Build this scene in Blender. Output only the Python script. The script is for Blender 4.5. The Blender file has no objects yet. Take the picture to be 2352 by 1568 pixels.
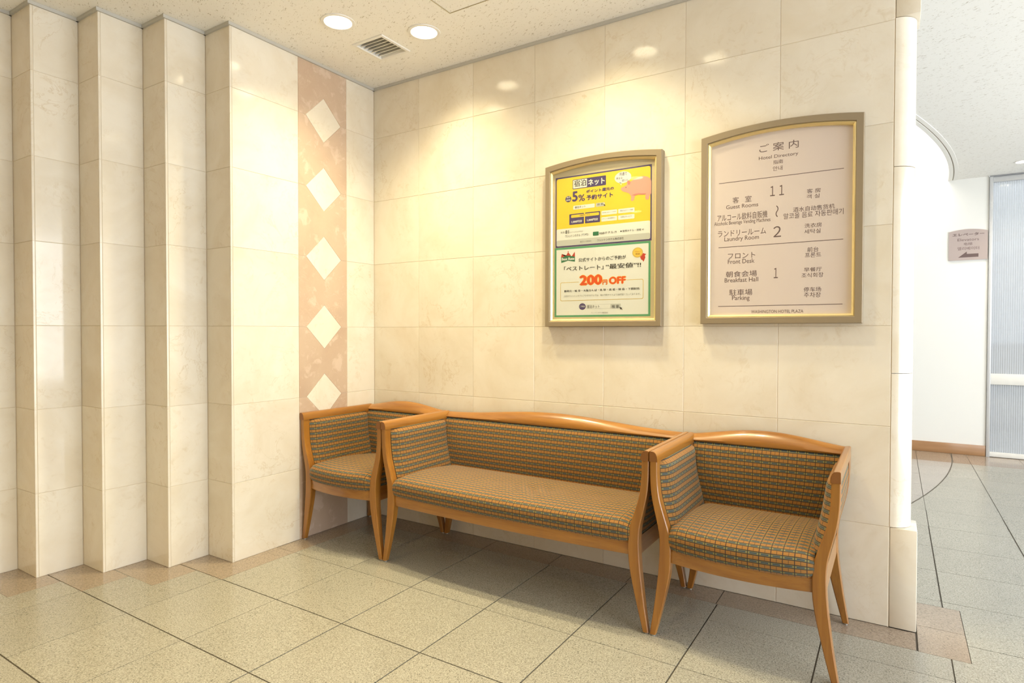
import bpy, bmesh, math, random
from mathutils import Vector, Matrix
random.seed(7)
S = bpy.context.scene
COL = S.collection

# ------------------------------------------------------------------ camera, sky, exposure
def make_camera():
    yaw, pitch, roll = -0.5623, -0.017, 0.0014
    fwd = Vector((math.sin(yaw)*math.cos(pitch), math.cos(yaw)*math.cos(pitch), math.sin(pitch)))
    r0 = Vector((math.cos(yaw), -math.sin(yaw), 0)); u0 = r0.cross(fwd)
    c, s = math.cos(roll), math.sin(roll)
    r = c*r0 + s*u0; u = -s*r0 + c*u0
    cam = bpy.data.cameras.new('camera'); cam.sensor_width = 36; cam.lens = 1396.577*36/2352
    cam.clip_start = .05
    o = bpy.data.objects.new('camera', cam); COL.objects.link(o)
    m = Matrix((r, u, -fwd)).transposed().to_4x4(); m.translation = (2.7677, -2.7704, 1.15)
    o.matrix_world = m
    S.camera = o
make_camera()
W = bpy.data.worlds.new('sky'); S.world = W; W.use_nodes = True
bg = W.node_tree.nodes['Background']; bg.inputs[0].default_value = (.93, .97, 1.0, 1); bg.inputs[1].default_value = 5.8
S.view_settings.view_transform = 'Standard'; S.view_settings.look = 'None'
S.view_settings.gamma = 1; S.view_settings.use_curve_mapping = False
S.view_settings.exposure = 0.32
S.cycles.use_denoising = True
S.cycles.max_bounces = 10; S.cycles.diffuse_bounces = 6; S.cycles.glossy_bounces = 4; S.cycles.transparent_max_bounces = 12
S.cycles.sample_clamp_indirect = 6.0
LAMP_COL = (1.0, .85, .50); FILL_COL = (1.0, .80, .40); LAMP_W = 10.0; FILL_W = 19.0
XR = 6.0                                     # glazed entrance side of the lobby
def portal(y0, y1, z0, z1):                  # daylight enters through the glazing
    l = bpy.data.lights.new('window_portal', 'AREA'); l.shape = 'RECTANGLE'; l.size = z1-z0; l.size_y = y1-y0
    l.cycles.is_portal = True
    o = bpy.data.objects.new('window_portal', l); COL.objects.link(o)
    o.location = (XR+.05, (y0+y1)/2, (z0+z1)/2); o.rotation_euler = (0, math.pi/2, 0)
    return o
portal(-3.5, 2.8, .05, 2.5); portal(6.0, 8.0, .05, 2.5)

# ------------------------------------------------------------------ helpers
def mesh_obj(name, verts, faces, mat, parent=None, smooth=None, uvs=None, mats=None, fmat=None):
    me = bpy.data.meshes.new(name); me.from_pydata([tuple(v) for v in verts], [], faces)
    if mat: me.materials.append(mat)
    for m in (mats or []): me.materials.append(m)
    if fmat:
        for p, i in zip(me.polygons, fmat): p.material_index = i
    if uvs:
        ul = me.uv_layers.new(name='uv')
        for p in me.polygons:
            for li in p.loop_indices: ul.data[li].uv = uvs[me.loops[li].vertex_index]
    if smooth is not None:
        for p in me.polygons: p.use_smooth = True
        me.set_sharp_from_angle(angle=math.radians(smooth))
    me.update()
    return link(name, me, parent)
def link(name, me, parent=None, loc=None, rotz=0):
    o = bpy.data.objects.new(name, me); COL.objects.link(o)
    if parent: o.parent = parent
    if loc: o.location = loc
    if rotz: o.rotation_euler = (0, 0, rotz)
    return o
def empty(name, loc, label, cat, group=None):
    o = bpy.data.objects.new(name, None); COL.objects.link(o); o.location = loc; o.empty_display_size = .1
    return tag(o, label, cat, group)
def tag(o, label, cat, group=None):
    o['label'] = label; o['category'] = cat
    if group: o['group'] = group
    return o
def struct(o, label=None):
    o['kind'] = 'structure'
    if label: o['label'] = label
    return o
class MB:
    def __init__(s): s.v = []; s.f = []
    def add(s, vs, fs):
        n = len(s.v); s.v += [tuple(v) for v in vs]; s.f += [tuple(i+n for i in f) for f in fs]; return s
    def box(s, x0, x1, y0, y1, z0, z1):
        return s.add([(x0,y0,z0),(x1,y0,z0),(x1,y1,z0),(x0,y1,z0),(x0,y0,z1),(x1,y0,z1),(x1,y1,z1),(x0,y1,z1)],
                     [(3,2,1,0),(4,5,6,7),(0,1,5,4),(1,2,6,5),(2,3,7,6),(3,0,4,7)])
    def loft(s, loops, cap0=True, cap1=True, closed=False):
        n = len(loops[0]); vs = [p for l in loops for p in l]; fs = []
        m = len(loops)
        for i in range(m if closed else m-1):
            a = i*n; b = ((i+1) % m)*n
            for j in range(n):
                k = (j+1) % n; fs.append((a+j, a+k, b+k, b+j))
        if not closed:
            if cap0: fs.append(tuple(range(n-1, -1, -1)))
            if cap1: fs.append(tuple(range((m-1)*n, m*n)))
        return s.add(vs, fs)
    def obj(s, name, mat, parent=None, smooth=None, off=(0,0,0), recalc=True):
        vs = [(a-off[0], b-off[1], c-off[2]) for a, b, c in s.v]
        o = mesh_obj(name, vs, s.f, mat, parent)
        if recalc:
            bm = bmesh.new(); bm.from_mesh(o.data); bmesh.ops.recalc_face_normals(bm, faces=bm.faces); bm.to_mesh(o.data); bm.free()
        if smooth is not None:
            for p in o.data.polygons: p.use_smooth = True
            o.data.set_sharp_from_angle(angle=math.radians(smooth))
        return o
def bevel_box(name, x0, x1, y0, y1, z0, z1, mat, parent=None, b=.003, off=(0,0,0), seg=2):
    o = MB().box(x0,x1,y0,y1,z0,z1).obj(name, mat, parent, off=off)
    bm = bmesh.new(); bm.from_mesh(o.data)
    bmesh.ops.bevel(bm, geom=bm.edges[:], offset=b, segments=seg, affect='EDGES', profile=.5)
    bm.to_mesh(o.data); bm.free()
    for p in o.data.polygons: p.use_smooth = True
    o.data.set_sharp_from_angle(angle=math.radians(40))
    return o

# ------------------------------------------------------------------ materials
def new_mat(name):
    m = bpy.data.materials.new(name); m.use_nodes = True
    nt = m.node_tree; return m, nt, nt.nodes['Principled BSDF']
def plain(name, col, rough=.5, metal=0, coat=0, spec=.5, emit=None, estr=0):
    m, nt, b = new_mat(name)
    b.inputs['Base Color'].default_value = (*col, 1); b.inputs['Roughness'].default_value = rough
    b.inputs['Metallic'].default_value = metal; b.inputs['Coat Weight'].default_value = coat
    b.inputs['Specular IOR Level'].default_value = spec
    if emit: b.inputs['Emission Color'].default_value = (*emit, 1); b.inputs['Emission Strength'].default_value = estr
    return m
class N:
    def __init__(s, nt): s.nt = nt
    def new(s, t, **kw):
        n = s.nt.nodes.new(t)
        for k, v in kw.items(): setattr(n, k, v)
        return n
    def ln(s, a, b): s.nt.links.new(a, b)
    def inp(s, sock, v):
        if hasattr(v, 'links') or isinstance(v, bpy.types.NodeSocket): s.ln(v, sock)
        else: sock.default_value = v
    def math(s, op, a, b=0.0, c=None):
        n = s.new('ShaderNodeMath', operation=op); s.inp(n.inputs[0], a); s.inp(n.inputs[1], b)
        if c is not None: s.inp(n.inputs[2], c)
        return n.outputs[0]
    def mix(s, f, a, b):
        n = s.new('ShaderNodeMix', data_type='RGBA')
        s.inp(n.inputs[0], f); s.inp(n.inputs[6], a if not isinstance(a, tuple) else (*a[:3], 1)); s.inp(n.inputs[7], b if not isinstance(b, tuple) else (*b[:3], 1))
        return n.outputs[2]
    def noise(s, vec, scale, detail=4, rough=.55, dist=0):
        n = s.new('ShaderNodeTexNoise'); s.ln(vec, n.inputs['Vector'])
        n.inputs['Scale'].default_value = scale; n.inputs['Detail'].default_value = detail
        n.inputs['Roughness'].default_value = rough; n.inputs['Distortion'].default_value = dist
        return n.outputs[0]
    def rng(s, v, a, b, c=0.0, d=1.0):
        n = s.new('ShaderNodeMapRange', clamp=True); s.ln(v, n.inputs[0])
        for i, q in enumerate((a, b, c, d)): n.inputs[i+1].default_value = q
        return n.outputs[0]
    def objvec(s, scale=(1,1,1), rnd=True, rot=(0,0,0)):
        tc = s.new('ShaderNodeTexCoord'); mp = s.new('ShaderNodeMapping'); s.ln(tc.outputs['Object'], mp.inputs[0])
        mp.inputs['Scale'].default_value = scale; mp.inputs['Rotation'].default_value = rot
        v = mp.outputs[0]; r = None
        if rnd:
            oi = s.new('ShaderNodeObjectInfo'); r = oi.outputs['Random']
            va = s.new('ShaderNodeVectorMath', operation='SCALE'); va.inputs[0].default_value = (37.1, 91.7, 53.3); s.ln(r, va.inputs['Scale'])
            ad = s.new('ShaderNodeVectorMath', operation='ADD'); s.ln(v, ad.inputs[0]); s.ln(va.outputs[0], ad.inputs[1]); v = ad.outputs[0]
        return v, r
def marble(name, base, cloud, vein, vamt=.35, rough=.10, cs=3.2, blot=0.0, blotcol=(1,1,1)):
    m, nt, b = new_mat(name); n = N(nt); v, r = n.objvec()
    c1 = n.noise(v, cs, 6, .6, .6)
    col = n.mix(n.rng(c1, .38, .68), base, cloud)
    v1 = n.noise(v, 4.5, 7, .62, 1.6)
    w = n.math('ABSOLUTE', n.math('SUBTRACT', v1, .5))
    line = n.rng(w, 0.0, .012, 1, 0)
    msk = n.rng(n.noise(v, 2.2, 2), .5, .66)
    col = n.mix(n.math('MULTIPLY', n.math('MULTIPLY', line, msk), vamt), col, vein)
    if blot:
        bl = n.rng(n.noise(v, 13, 4, .55, .4), .56, .66)
        col = n.mix(n.math('MULTIPLY', bl, blot), col, blotcol)
    fm = n.rng(n.noise(v, 26, 5, .65, .8), .54, .70)
    col = n.mix(n.math('MULTIPLY', n.math('MULTIPLY', fm, n.rng(n.noise(v, 5, 3), .45, .65)), .28), col, vein)
    k = n.rng(r, 0, 1, .975, 1.015)
    hs = n.new('ShaderNodeHueSaturation'); n.ln(k, hs.inputs['Value']); n.ln(col, hs.inputs['Color'])
    n.ln(hs.outputs[0], b.inputs['Base Color'])
    b.inputs['Roughness'].default_value = rough; b.inputs['Specular IOR Level'].default_value = .5
    return m
def granite(name, a, bcol, dark, rough, sc=150, lo=.0):
    m, nt, b = new_mat(name); n = N(nt); v, r = n.objvec()
    g1 = n.noise(v, sc, 3, .7)
    g2 = n.noise(v, sc*.78, 4, .75)
    col = n.mix(n.rng(g1, .36, .62), bcol, a)
    col = n.mix(n.math('MULTIPLY', n.rng(g2, .53, .66), .85), col, dark)
    big = n.noise(v, 3.5, 3)
    k = n.math('ADD', n.rng(big, .3, .7, -.03, .03), n.rng(r, 0, 1, .965, 1.025))
    hs = n.new('ShaderNodeHueSaturation'); n.ln(k, hs.inputs['Value']); n.ln(col, hs.inputs['Color'])
    n.ln(hs.outputs[0], b.inputs['Base Color'])
    b.inputs['Roughness'].default_value = rough
    return m
def wood(name, base, dark, axis=2, rough=.28):
    m, nt, b = new_mat(name); n = N(nt)
    sc = [26, 26, 26]; sc[axis] = 1.6
    v, r = n.objvec(tuple(sc))
    g = n.noise(v, 1.0, 5, .6, .5)
    v2, _ = n.objvec(tuple(x*9 if x > 5 else x*4 for x in sc))
    fine = n.noise(v2, 1.0, 2, .5)
    col = n.mix(n.rng(g, .35, .7), base, dark)
    col = n.mix(n.math('MULTIPLY', n.rng(fine, .52, .72), .4), col, dark)
    hs = n.new('ShaderNodeHueSaturation'); n.ln(n.rng(r, 0, 1, .93, 1.05), hs.inputs['Value']); n.ln(col, hs.inputs['Color'])
    n.ln(hs.outputs[0], b.inputs['Base Color'])
    b.inputs['Roughness'].default_value = rough; b.inputs['Coat Weight'].default_value = .45; b.inputs['Coat Roughness'].default_value = .09
    return m
def fabric_mat():
    m, nt, b = new_mat('woven_fabric'); n = N(nt)
    uv = n.new('ShaderNodeUVMap'); uv.uv_map = 'uv'
    sp = n.new('ShaderNodeSeparateXYZ'); n.ln(uv.outputs[0], sp.inputs[0])
    u = n.math('FRACT', n.math('DIVIDE', sp.outputs[0], .036)); v = n.math('FRACT', n.math('DIVIDE', sp.outputs[1], .0268))
    def near(x, c, w): return n.math('LESS_THAN', n.math('ABSOLUTE', n.math('SUBTRACT', x, c)), w)
    olive = n.math('LESS_THAN', v, .43)
    wn = n.noise(uv.outputs[0], 260, 2)
    org = n.mix(wn, (.35, .165, .040), (.28, .130, .030))
    olv = n.mix(wn, (.225, .20, .08), (.18, .16, .064))
    col = n.mix(olive, org, olv)
    dash = n.math('MULTIPLY', near(v, .215, .10), near(u, .5, .32))
    col = n.mix(dash, col, (.055, .075, .09))
    line = n.math('MAXIMUM', near(v, .005, .055), near(v, .43, .055))
    line = n.math('MAXIMUM', line, near(v, .995, .04))
    solid = n.math('MAXIMUM', n.math('LESS_THAN', u, .035), n.math('GREATER_THAN', u, .965))
    dots = n.math('GREATER_THAN', n.math('FRACT', n.math('MULTIPLY', v, 10)), .42)
    half = n.math('MULTIPLY', n.math('MULTIPLY', near(u, .5, .032), n.math('SUBTRACT', 1.0, olive)), dots)
    line = n.math('MAXIMUM', line, n.math('MAXIMUM', solid, half))
    col = n.mix(n.math('MULTIPLY', line, .93), col, (.022, .022, .026))
    n.ln(col, b.inputs['Base Color'])
    b.inputs['Roughness'].default_value = .85; b.inputs['Specular IOR Level'].default_value = .2
    b.inputs['Sheen Weight'].default_value = .15
    bp_ = n.new('ShaderNodeBump'); bp_.inputs['Strength'].default_value = .15; bp_.inputs['Distance'].default_value = .001
    n.ln(n.noise(uv.outputs[0], 1400, 1), bp_.inputs['Height']); n.ln(bp_.outputs[0], b.inputs['Normal'])
    return m
def acoustic(name, base, fiss):
    m, nt, b = new_mat(name); n = N(nt)
    v, _ = n.objvec((1, 1, 1), rnd=False, rot=(0, 0, .5))
    mp = n.new('ShaderNodeMapping'); n.ln(v, mp.inputs[0]); mp.inputs['Scale'].default_value = (48, 170, 1)
    f = n.noise(mp.outputs[0], 1.0, 2, .5, .8)
    mk = n.rng(n.noise(v, 60, 1), .46, .56)
    a = n.math('MULTIPLY', n.rng(f, .60, .65), mk)
    col = n.mix(n.math('MULTIPLY', a, .6), base, fiss)
    n.ln(col, b.inputs['Base Color']); b.inputs['Roughness'].default_value = .9; b.inputs['Specular IOR Level'].default_value = .1
    bp_ = n.new('ShaderNodeBump'); bp_.invert = True; bp_.inputs['Strength'].default_value = .35; bp_.inputs['Distance'].default_value = .002
    n.ln(a, bp_.inputs['Height']); n.ln(bp_.outputs[0], b.inputs['Normal'])
    return m
def striped_glass():
    m, nt, b = new_mat('striped_film_glass'); n = N(nt); out = nt.nodes['Material Output']
    v, _ = n.objvec(rnd=False)
    sp = n.new('ShaderNodeSeparateXYZ'); n.ln(v, sp.inputs[0])
    fr = n.math('FRACT', n.math('MULTIPLY', sp.outputs[0], 62))
    st = n.math('GREATER_THAN', fr, .45)
    tr = n.new('ShaderNodeBsdfTransparent'); tr.inputs[0].default_value = (.84, .86, .88, 1)
    df = n.new('ShaderNodeBsdfTranslucent'); df.inputs[0].default_value = (.85, .87, .9, 1)
    d2 = n.new('ShaderNodeBsdfDiffuse'); d2.inputs[0].default_value = (.66, .68, .72, 1)
    fm = n.new('ShaderNodeMixShader'); fm.inputs[0].default_value = .5; n.ln(df.outputs[0], fm.inputs[1]); n.ln(d2.outputs[0], fm.inputs[2])
    mx = n.new('ShaderNodeMixShader'); n.ln(n.math('ADD', n.math('MULTIPLY', st, .30), .42), mx.inputs[0]); n.ln(tr.outputs[0], mx.inputs[1]); n.ln(fm.outputs[0], mx.inputs[2])
    gl = n.new('ShaderNodeBsdfGlossy'); gl.inputs['Roughness'].default_value = .02
    lw = n.new('ShaderNodeLayerWeight'); lw.inputs[0].default_value = .5
    fz = n.math('ADD', n.math('MULTIPLY', n.math('POWER', lw.outputs['Facing'], 5.0), .94), .045)
    m2 = n.new('ShaderNodeMixShader'); n.ln(fz, m2.inputs[0]); n.ln(mx.outputs[0], m2.inputs[1]); n.ln(gl.outputs[0], m2.inputs[2])
    n.ln(m2.outputs[0], out.inputs[0])
    return m
def clear_glass():
    m, nt, b = new_mat('clear_glass'); n = N(nt); out = nt.nodes['Material Output']
    tr = n.new('ShaderNodeBsdfTransparent'); tr.inputs[0].default_value = (.97, .98, .97, 1)
    gl = n.new('ShaderNodeBsdfGlossy'); gl.inputs['Roughness'].default_value = .01
    lw = n.new('ShaderNodeLayerWeight'); lw.inputs[0].default_value = .5
    fz = n.math('ADD', n.math('MULTIPLY', n.math('POWER', lw.outputs['Facing'], 5.0), .94), .045)
    m2 = n.new('ShaderNodeMixShader'); n.ln(fz, m2.inputs[0]); n.ln(tr.outputs[0], m2.inputs[1]); n.ln(gl.outputs[0], m2.inputs[2])
    n.ln(m2.outputs[0], out.inputs[0])
    return m
M = {}
M['marble'] = marble('cream_marble', (.785,.735,.635), (.715,.645,.52), (.52,.38,.19), .42)
M['pink'] = marble('pink_marble', (.57,.435,.325), (.51,.375,.275), (.75,.62,.52), .3, blot=.45, blotcol=(.76,.63,.52))
M['grout'] = plain('joint_filler', (.66,.57,.43), .8)
M['granite'] = granite('speckled_granite', (.46,.44,.37), (.26,.245,.20), (.06,.056,.045), .22, 235)
M['granite_pink'] = granite('pinkish_granite', (.47,.43,.385), (.32,.285,.25), (.18,.155,.13), .2, 330)
M['brown'] = granite('brown_granite', (.40,.325,.25), (.28,.22,.165), (.17,.13,.095), .12, 170)
M['floor_joint'] = plain('dark_joint', (.085,.07,.05), .7)
M['ceiling'] = acoustic('acoustic_board', (.88,.87,.83), (.38,.33,.24))
M['trim'] = plain('grey_ceiling_trim', (.50,.49,.45), .5)
M['white_wall'] = plain('white_wall_paint', (.80,.80,.77), .55)
M['white_paint'] = plain('white_painted_metal', (.82,.81,.77), .4)
M['beige_wall'] = plain('beige_wall_paint', (.72,.56,.33), .6)
M['woodz'] = wood('honey_wood_upright', (.385,.168,.027), (.245,.092,.013), 2)
M['woodx'] = wood('honey_wood_lengthways', (.40,.176,.029), (.25,.094,.013), 0)
M['woody'] = wood('honey_wood_crossways', (.40,.176,.029), (.25,.094,.013), 1)
M['endgrain'] = plain('wood_end_grain', (.24,.092,.022), .4)
M['skirting'] = wood('skirting_wood', (.36,.19,.078), (.31,.155,.06), 0, .55)
M['fabric'] = fabric_mat()
M['taupe'] = plain('taupe_frame_paint', (.285,.225,.145), .42, .15)
M['gold'] = plain('polished_brass', (.93,.78,.40), .25, .6)
M['panel'] = plain('mauve_grey_panel', (.60,.52,.475), .38)
M['letter'] = plain('dark_brown_lettering', (.125,.083,.078), .5)
M['backing'] = plain('cream_backing', (.66,.56,.38), .5)
M['glass'] = clear_glass()
M['film'] = striped_glass()
M['alu'] = plain('silver_aluminium', (.62,.63,.64), .35, .35)
M['steel'] = plain('steel_glide', (.55,.55,.52), .3, .8)
M['lens'] = plain('lamp_glow', (1,1,1), .5, emit=(1.0,.93,.80), estr=25)
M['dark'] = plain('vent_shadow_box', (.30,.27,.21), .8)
M['hatch'] = plain('tan_hatch_edge', (.48,.42,.28), .5)
for k, c in {'p_purple':(.085,.060,.19),'p_yellow':(.95,.66,.05),'p_white':(.88,.87,.83),'p_grey':(.62,.62,.58),'p_midgrey':(.25,.25,.24),
             'p_black':(.03,.028,.028),'p_green':(.10,.38,.20),'p_red':(.60,.05,.03),'p_orange':(.86,.10,.015),'p_pink':(.86,.40,.32),
             'p_pinkdark':(.66,.25,.20),'p_gold':(.72,.50,.10),'p_brown':(.25,.13,.03),'p_halo':(.98,.62,.10),'p_darkgreen':(.03,.20,.09)}.items():
    M[k] = plain('print_'+k[2:], c, .45)
DIRECTORY=[
('ご 案 内',2.2720,1.9070,2.4240,1.9410),
('Hotel Directory',2.2700,1.8730,2.4230,1.8910),
('指南',2.3270,1.8510,2.3650,1.8680),
('안내',2.3260,1.8230,2.3630,1.8420),
('１１',2.3160,1.7190,2.3700,1.7610),
('客',2.1640,1.7060,2.1900,1.7320),
('室',2.2160,1.7060,2.2420,1.7320),
('Guest Rooms',2.1370,1.6830,2.2690,1.7000),
('アルコール飲料自販機',2.1000,1.6320,2.3060,1.6620),
('Alcoholic Beverage Vending Machines',2.0870,1.6100,2.3180,1.6310),
('〜',2.3380,1.6290,2.3490,1.6780,'v'),
('２',2.3300,1.5460,2.3600,1.5910),
('客 房',2.4560,1.7140,2.5070,1.7320),
('객 실',2.4550,1.6920,2.5030,1.7090),
('酒水自动售货机',2.4050,1.6430,2.5580,1.6630),
('알코올 음료 자동판매기',2.3690,1.6170,2.5890,1.6410),
('洗衣房',2.4490,1.5740,2.5120,1.5920),
('세탁실',2.4480,1.5500,2.5080,1.5680),
('ランドリールーム',2.1030,1.5640,2.3010,1.5900),
('Laundry Room',2.1310,1.5380,2.2730,1.5620),
('フロント',2.1460,1.4660,2.2590,1.4900),
('Front Desk',2.1460,1.4440,2.2560,1.4630),
('前台',2.4600,1.4750,2.5010,1.4950),
('프론트',2.4510,1.4530,2.5110,1.4720),
('朝食会場',2.1380,1.3860,2.2660,1.4120),
('Breakfast Hall',2.1330,1.3640,2.2710,1.3830),
('１',2.3330,1.3740,2.3490,1.4170),
('早餐厅',2.4480,1.3950,2.5140,1.4120),
('조식회장',2.4390,1.3710,2.5200,1.3900),
('駐車場',2.1530,1.3060,2.2480,1.3330),
('Parking',2.1650,1.2800,2.2370,1.3050),
('停车场',2.4480,1.3130,2.5120,1.3320),
('주차장',2.4490,1.2900,2.5110,1.3100),
('WASHINGTON HOTEL PLAZA',2.2440,1.2280,2.4470,1.2410),
]
POSTER1=[
('宿泊',1.4000,1.8710,1.4650,1.9040,'k',1),
('ネット',1.4760,1.8680,1.5650,1.8990,'w',2),
('ポイント還元の',1.4660,1.8330,1.6130,1.8490,'p',2),
('予約サイト',1.4670,1.7980,1.6080,1.8230,'p',2),
('5',1.3890,1.7990,1.4200,1.8500,'p',2),
('%',1.4230,1.7970,1.4590,1.8300,'p',1),
('業界',1.3570,1.8200,1.3780,1.8280,'w',1),
('最高値',1.3560,1.8060,1.3790,1.8150,'w',1),
('宿泊ネット',1.4040,1.7640,1.4630,1.7750,'k',0),
('検 索',1.5250,1.7660,1.5580,1.7760,'g',1),
('1,000ポイントで',1.4300,1.7230,1.4860,1.7310,'p',1),
('1,000円分',1.3850,1.6920,1.4440,1.7050,'w',2),
('1,000円分',1.4710,1.6930,1.5300,1.7060,'w',2),
('共通で',1.6410,1.8940,1.6790,1.9110,'p',0),
('貯まる!',1.6260,1.8780,1.6580,1.8895,'p',0),
('使える!',1.6540,1.8650,1.6860,1.8765,'p',0),
('実質',1.3240,1.6450,1.3480,1.6550,'g',0),
('81',1.3510,1.6420,1.3710,1.6590,'k',1),
('のホテルからの予約が',1.3740,1.6440,1.4490,1.6510,'g',0),
('ワシントンホテル プラザ21',1.3510,1.6230,1.4790,1.6360,'k',0),
('R&Bホテル19',1.5380,1.6230,1.6270,1.6350,'k',0),
('提携ホテル・旅館 41',1.6570,1.6240,1.7640,1.6350,'k',0),
('ワシントンホテル株式会社',1.5260,1.5900,1.6640,1.6020,'k',0),
('宿泊ネット運営会社',1.4330,1.5920,1.4950,1.6000,'g',0),
('宿泊者にはポイントがお得',1.5530,1.7250,1.6230,1.7300,'g',0),
('現金でもポイント交換',1.6450,1.7240,1.7090,1.7310,'g',0),
('ポイント有効期限なし',1.5530,1.6950,1.6230,1.7010,'g',0),
('お得なサービス',1.6480,1.6930,1.7030,1.7020,'g',0),
]
POSTER2=[
('公式サイトからのご予約が',1.4250,1.4960,1.6760,1.5150,'k',1),
('「ベストレート」',1.3440,1.4530,1.5600,1.4770,'k',1),
('“最安値”!!',1.5720,1.4530,1.7510,1.4770,'k',1),
('200',1.4310,1.3780,1.5540,1.4290,'o',3),
('円',1.5560,1.3780,1.5800,1.4010,'o',2),
('OFF',1.5890,1.3780,1.6760,1.4140,'o',3),
('静岡北・岐 阜・大阪なんば・鳥 取・高 松・徳 島・下関駅西',1.3450,1.3470,1.7440,1.3580,'k',1),
('上記のワシントンホテルプラザ7ホテルでは、他の予約サイトより200円安くなっております。',1.3420,1.3220,1.7490,1.3320,'g',0),
('ご予約は',1.4330,1.2690,1.4620,1.2780,'w',1),
('宿泊ネット',1.4730,1.2640,1.5400,1.2800,'k',0),
('検 索',1.6040,1.2620,1.6420,1.2780,'k',0),
('ワシントンホテル株式会社',1.4960,1.2370,1.5850,1.2450,'g',0),
('Best Rate',1.3310,1.5080,1.4020,1.5220,'w',2),
('ベストレート',1.7180,1.5230,1.7490,1.5310,'b',0),
('保証',1.7220,1.5120,1.7460,1.5200,'b',0),
]
# ------------------------------------------------------------------ room shell
H = 2.658; HC = 2.575; YF = 4.30          # lobby ceiling, corridor ceiling, far wall
ROWS = [0, .391, .782, 1.173, 1.564, 1.955, 2.346, H]
_tiles = {}
def tile_mesh(w, h, mat, name, t=.012, b=.0012):
    key = (round(w, 4), round(h, 4), mat.name, name)
    if key in _tiles: return _tiles[key]
    a, c = w/2, h/2
    vs = [(x, 0, z) for x, z in ((-a,-c),(a,-c),(a,c),(-a,c))] + [(x, -t+b, z) for x, z in ((-a,-c),(a,-c),(a,c),(-a,c))] + \
         [(x, -t, z) for x, z in ((-a+b,-c+b),(a-b,-c+b),(a-b,c-b),(-a+b,c-b))]
    fs = []
    for r in (0, 4):
        for i in range(4): fs.append((r+i, r+(i+1) % 4, r+4+(i+1) % 4, r+4+i))
    fs.append((8, 9, 10, 11))
    me = bpy.data.meshes.new(name); me.from_pydata(vs, [], fs); me.materials.append(mat); _tiles[key] = me
    return me
TG = .0008                                  # half of a wall joint
def wall_tile(parent, face, c, a0, a1, z0, z1, mat=None, name='wall_tile', g=TG):
    """face 'y': plane y=c looking to -y, a is x.  face 'x': plane x=c looking to +x, a is y."""
    me = tile_mesh(a1-a0-2*g, z1-z0-2*g, mat or M['marble'], name)
    am, zm = (a0+a1)/2, (z0+z1)/2
    if face == 'y': return link(name, me, parent, (am, c+.012, zm))
    return link(name, me, parent, (c-.012, am, zm), math.pi/2)

# back wall, a free-standing slab 0.16 m thick
wb = struct(MB().box(-.2, 2.7572, .0018, .155, 0, H).obj('wall_back', M['grout']), 'cream marble wall behind the seats')
XJ = [0, .366, .763, 1.160, 1.555, 1.950, 2.349, 2.755]
for i in range(7):
    for j in range(7): wall_tile(wb, 'y', 0, XJ[i], XJ[i+1], ROWS[j], ROWS[j+1])
def column_piece(z0, z1):
    n = 22; g = .0012; loops = []
    prof = [(2.7575, .16)] + [(2.7575 + .070*math.cos(a), .08 + .08*math.sin(a)) for a in [math.pi/2 - math.pi*i/n for i in range(n+1)]] + [(2.7575, 0)]
    prof = prof[1:-1]
    MB().loft([[(x, y, z) for x, y in prof] for z in (z0+g, z1-g)]).obj('column_segment', M['marble'], wb, 50)
for z0, z1 in ((.391, .989), (.989, 1.784), (1.784, 2.352)): column_piece(z0, z1)
bevel_box('plinth_block', 2.758, 2.847, 0, .16, .001, .390, M['marble'], wb, .004)
bevel_box('cap_block', 2.758, 2.838, 0, .16, 2.353, H-.001, M['marble'], wb, .004)
MB().box(-.2, 2.75, .152, .162, 0, H).obj('rear_facing', M['white_wall'], wb)

# left wall, stepping back towards the camera
SX = [0, -.2034, -.4018, -.598, -.8024, -1.0, -1.2]
SY = [0, -.9735, -1.1775, -1.3787, -1.574, -1.776, -1.976, -2.18]
pts = []
for k in range(7): pts += [(SX[k]-.0018, SY[k] + (.0 if k == 0 else .0018)), (SX[k]-.0018, SY[k+1] + .0018)]
outline = [(SX[0]-.0018, .16)] + pts[1:] + [(-1.5, SY[7]+.0018), (-1.5, .16)]
wl = struct(MB().loft([[(x, y, z) for x, y in outline] for z in (0, H)]).obj('wall_left', M['grout']), 'stepped cream marble wall with diamond strip')
DY = -.395; DH = .125; SY0, SY1 = -.5705, -.225
def strip_row(z0, z1, lo, hi):
    g = TG
    P = [(SY0+g, z0+g)]
    if lo: P += [(DY-DH-g, z0+g), (DY, z0+DH+g), (DY+DH+g, z0+g)]
    P += [(SY1-g, z0+g), (SY1-g, z1-g)]
    if hi: P += [(DY+DH+g, z1-g), (DY, z1-DH-g), (DY-DH-g, z1-g)]
    P += [(SY0+g, z1-g)]
    ym, zm = DY, (z0+z1)/2
    lp = [[(x, y-ym, z-zm) for y, z in P] for x in (-.012, 0)]
    o = MB().loft(lp).obj('strip_tile', M['pink'], wl); o.location = (0, ym, zm)
def diamond(z):
    d = DH-.0008; lp = [[(x, 0, -e), (x, e, 0), (x, 0, e), (x, -e, 0)] for x, e in ((-.012, d), (-.001, d), (0, d-.001))]
    o = MB().loft([[tuple(p) for p in l] for l in lp]).obj('diamond_tile', M['marble'], wl); o.location = (0, DY, z)
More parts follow.
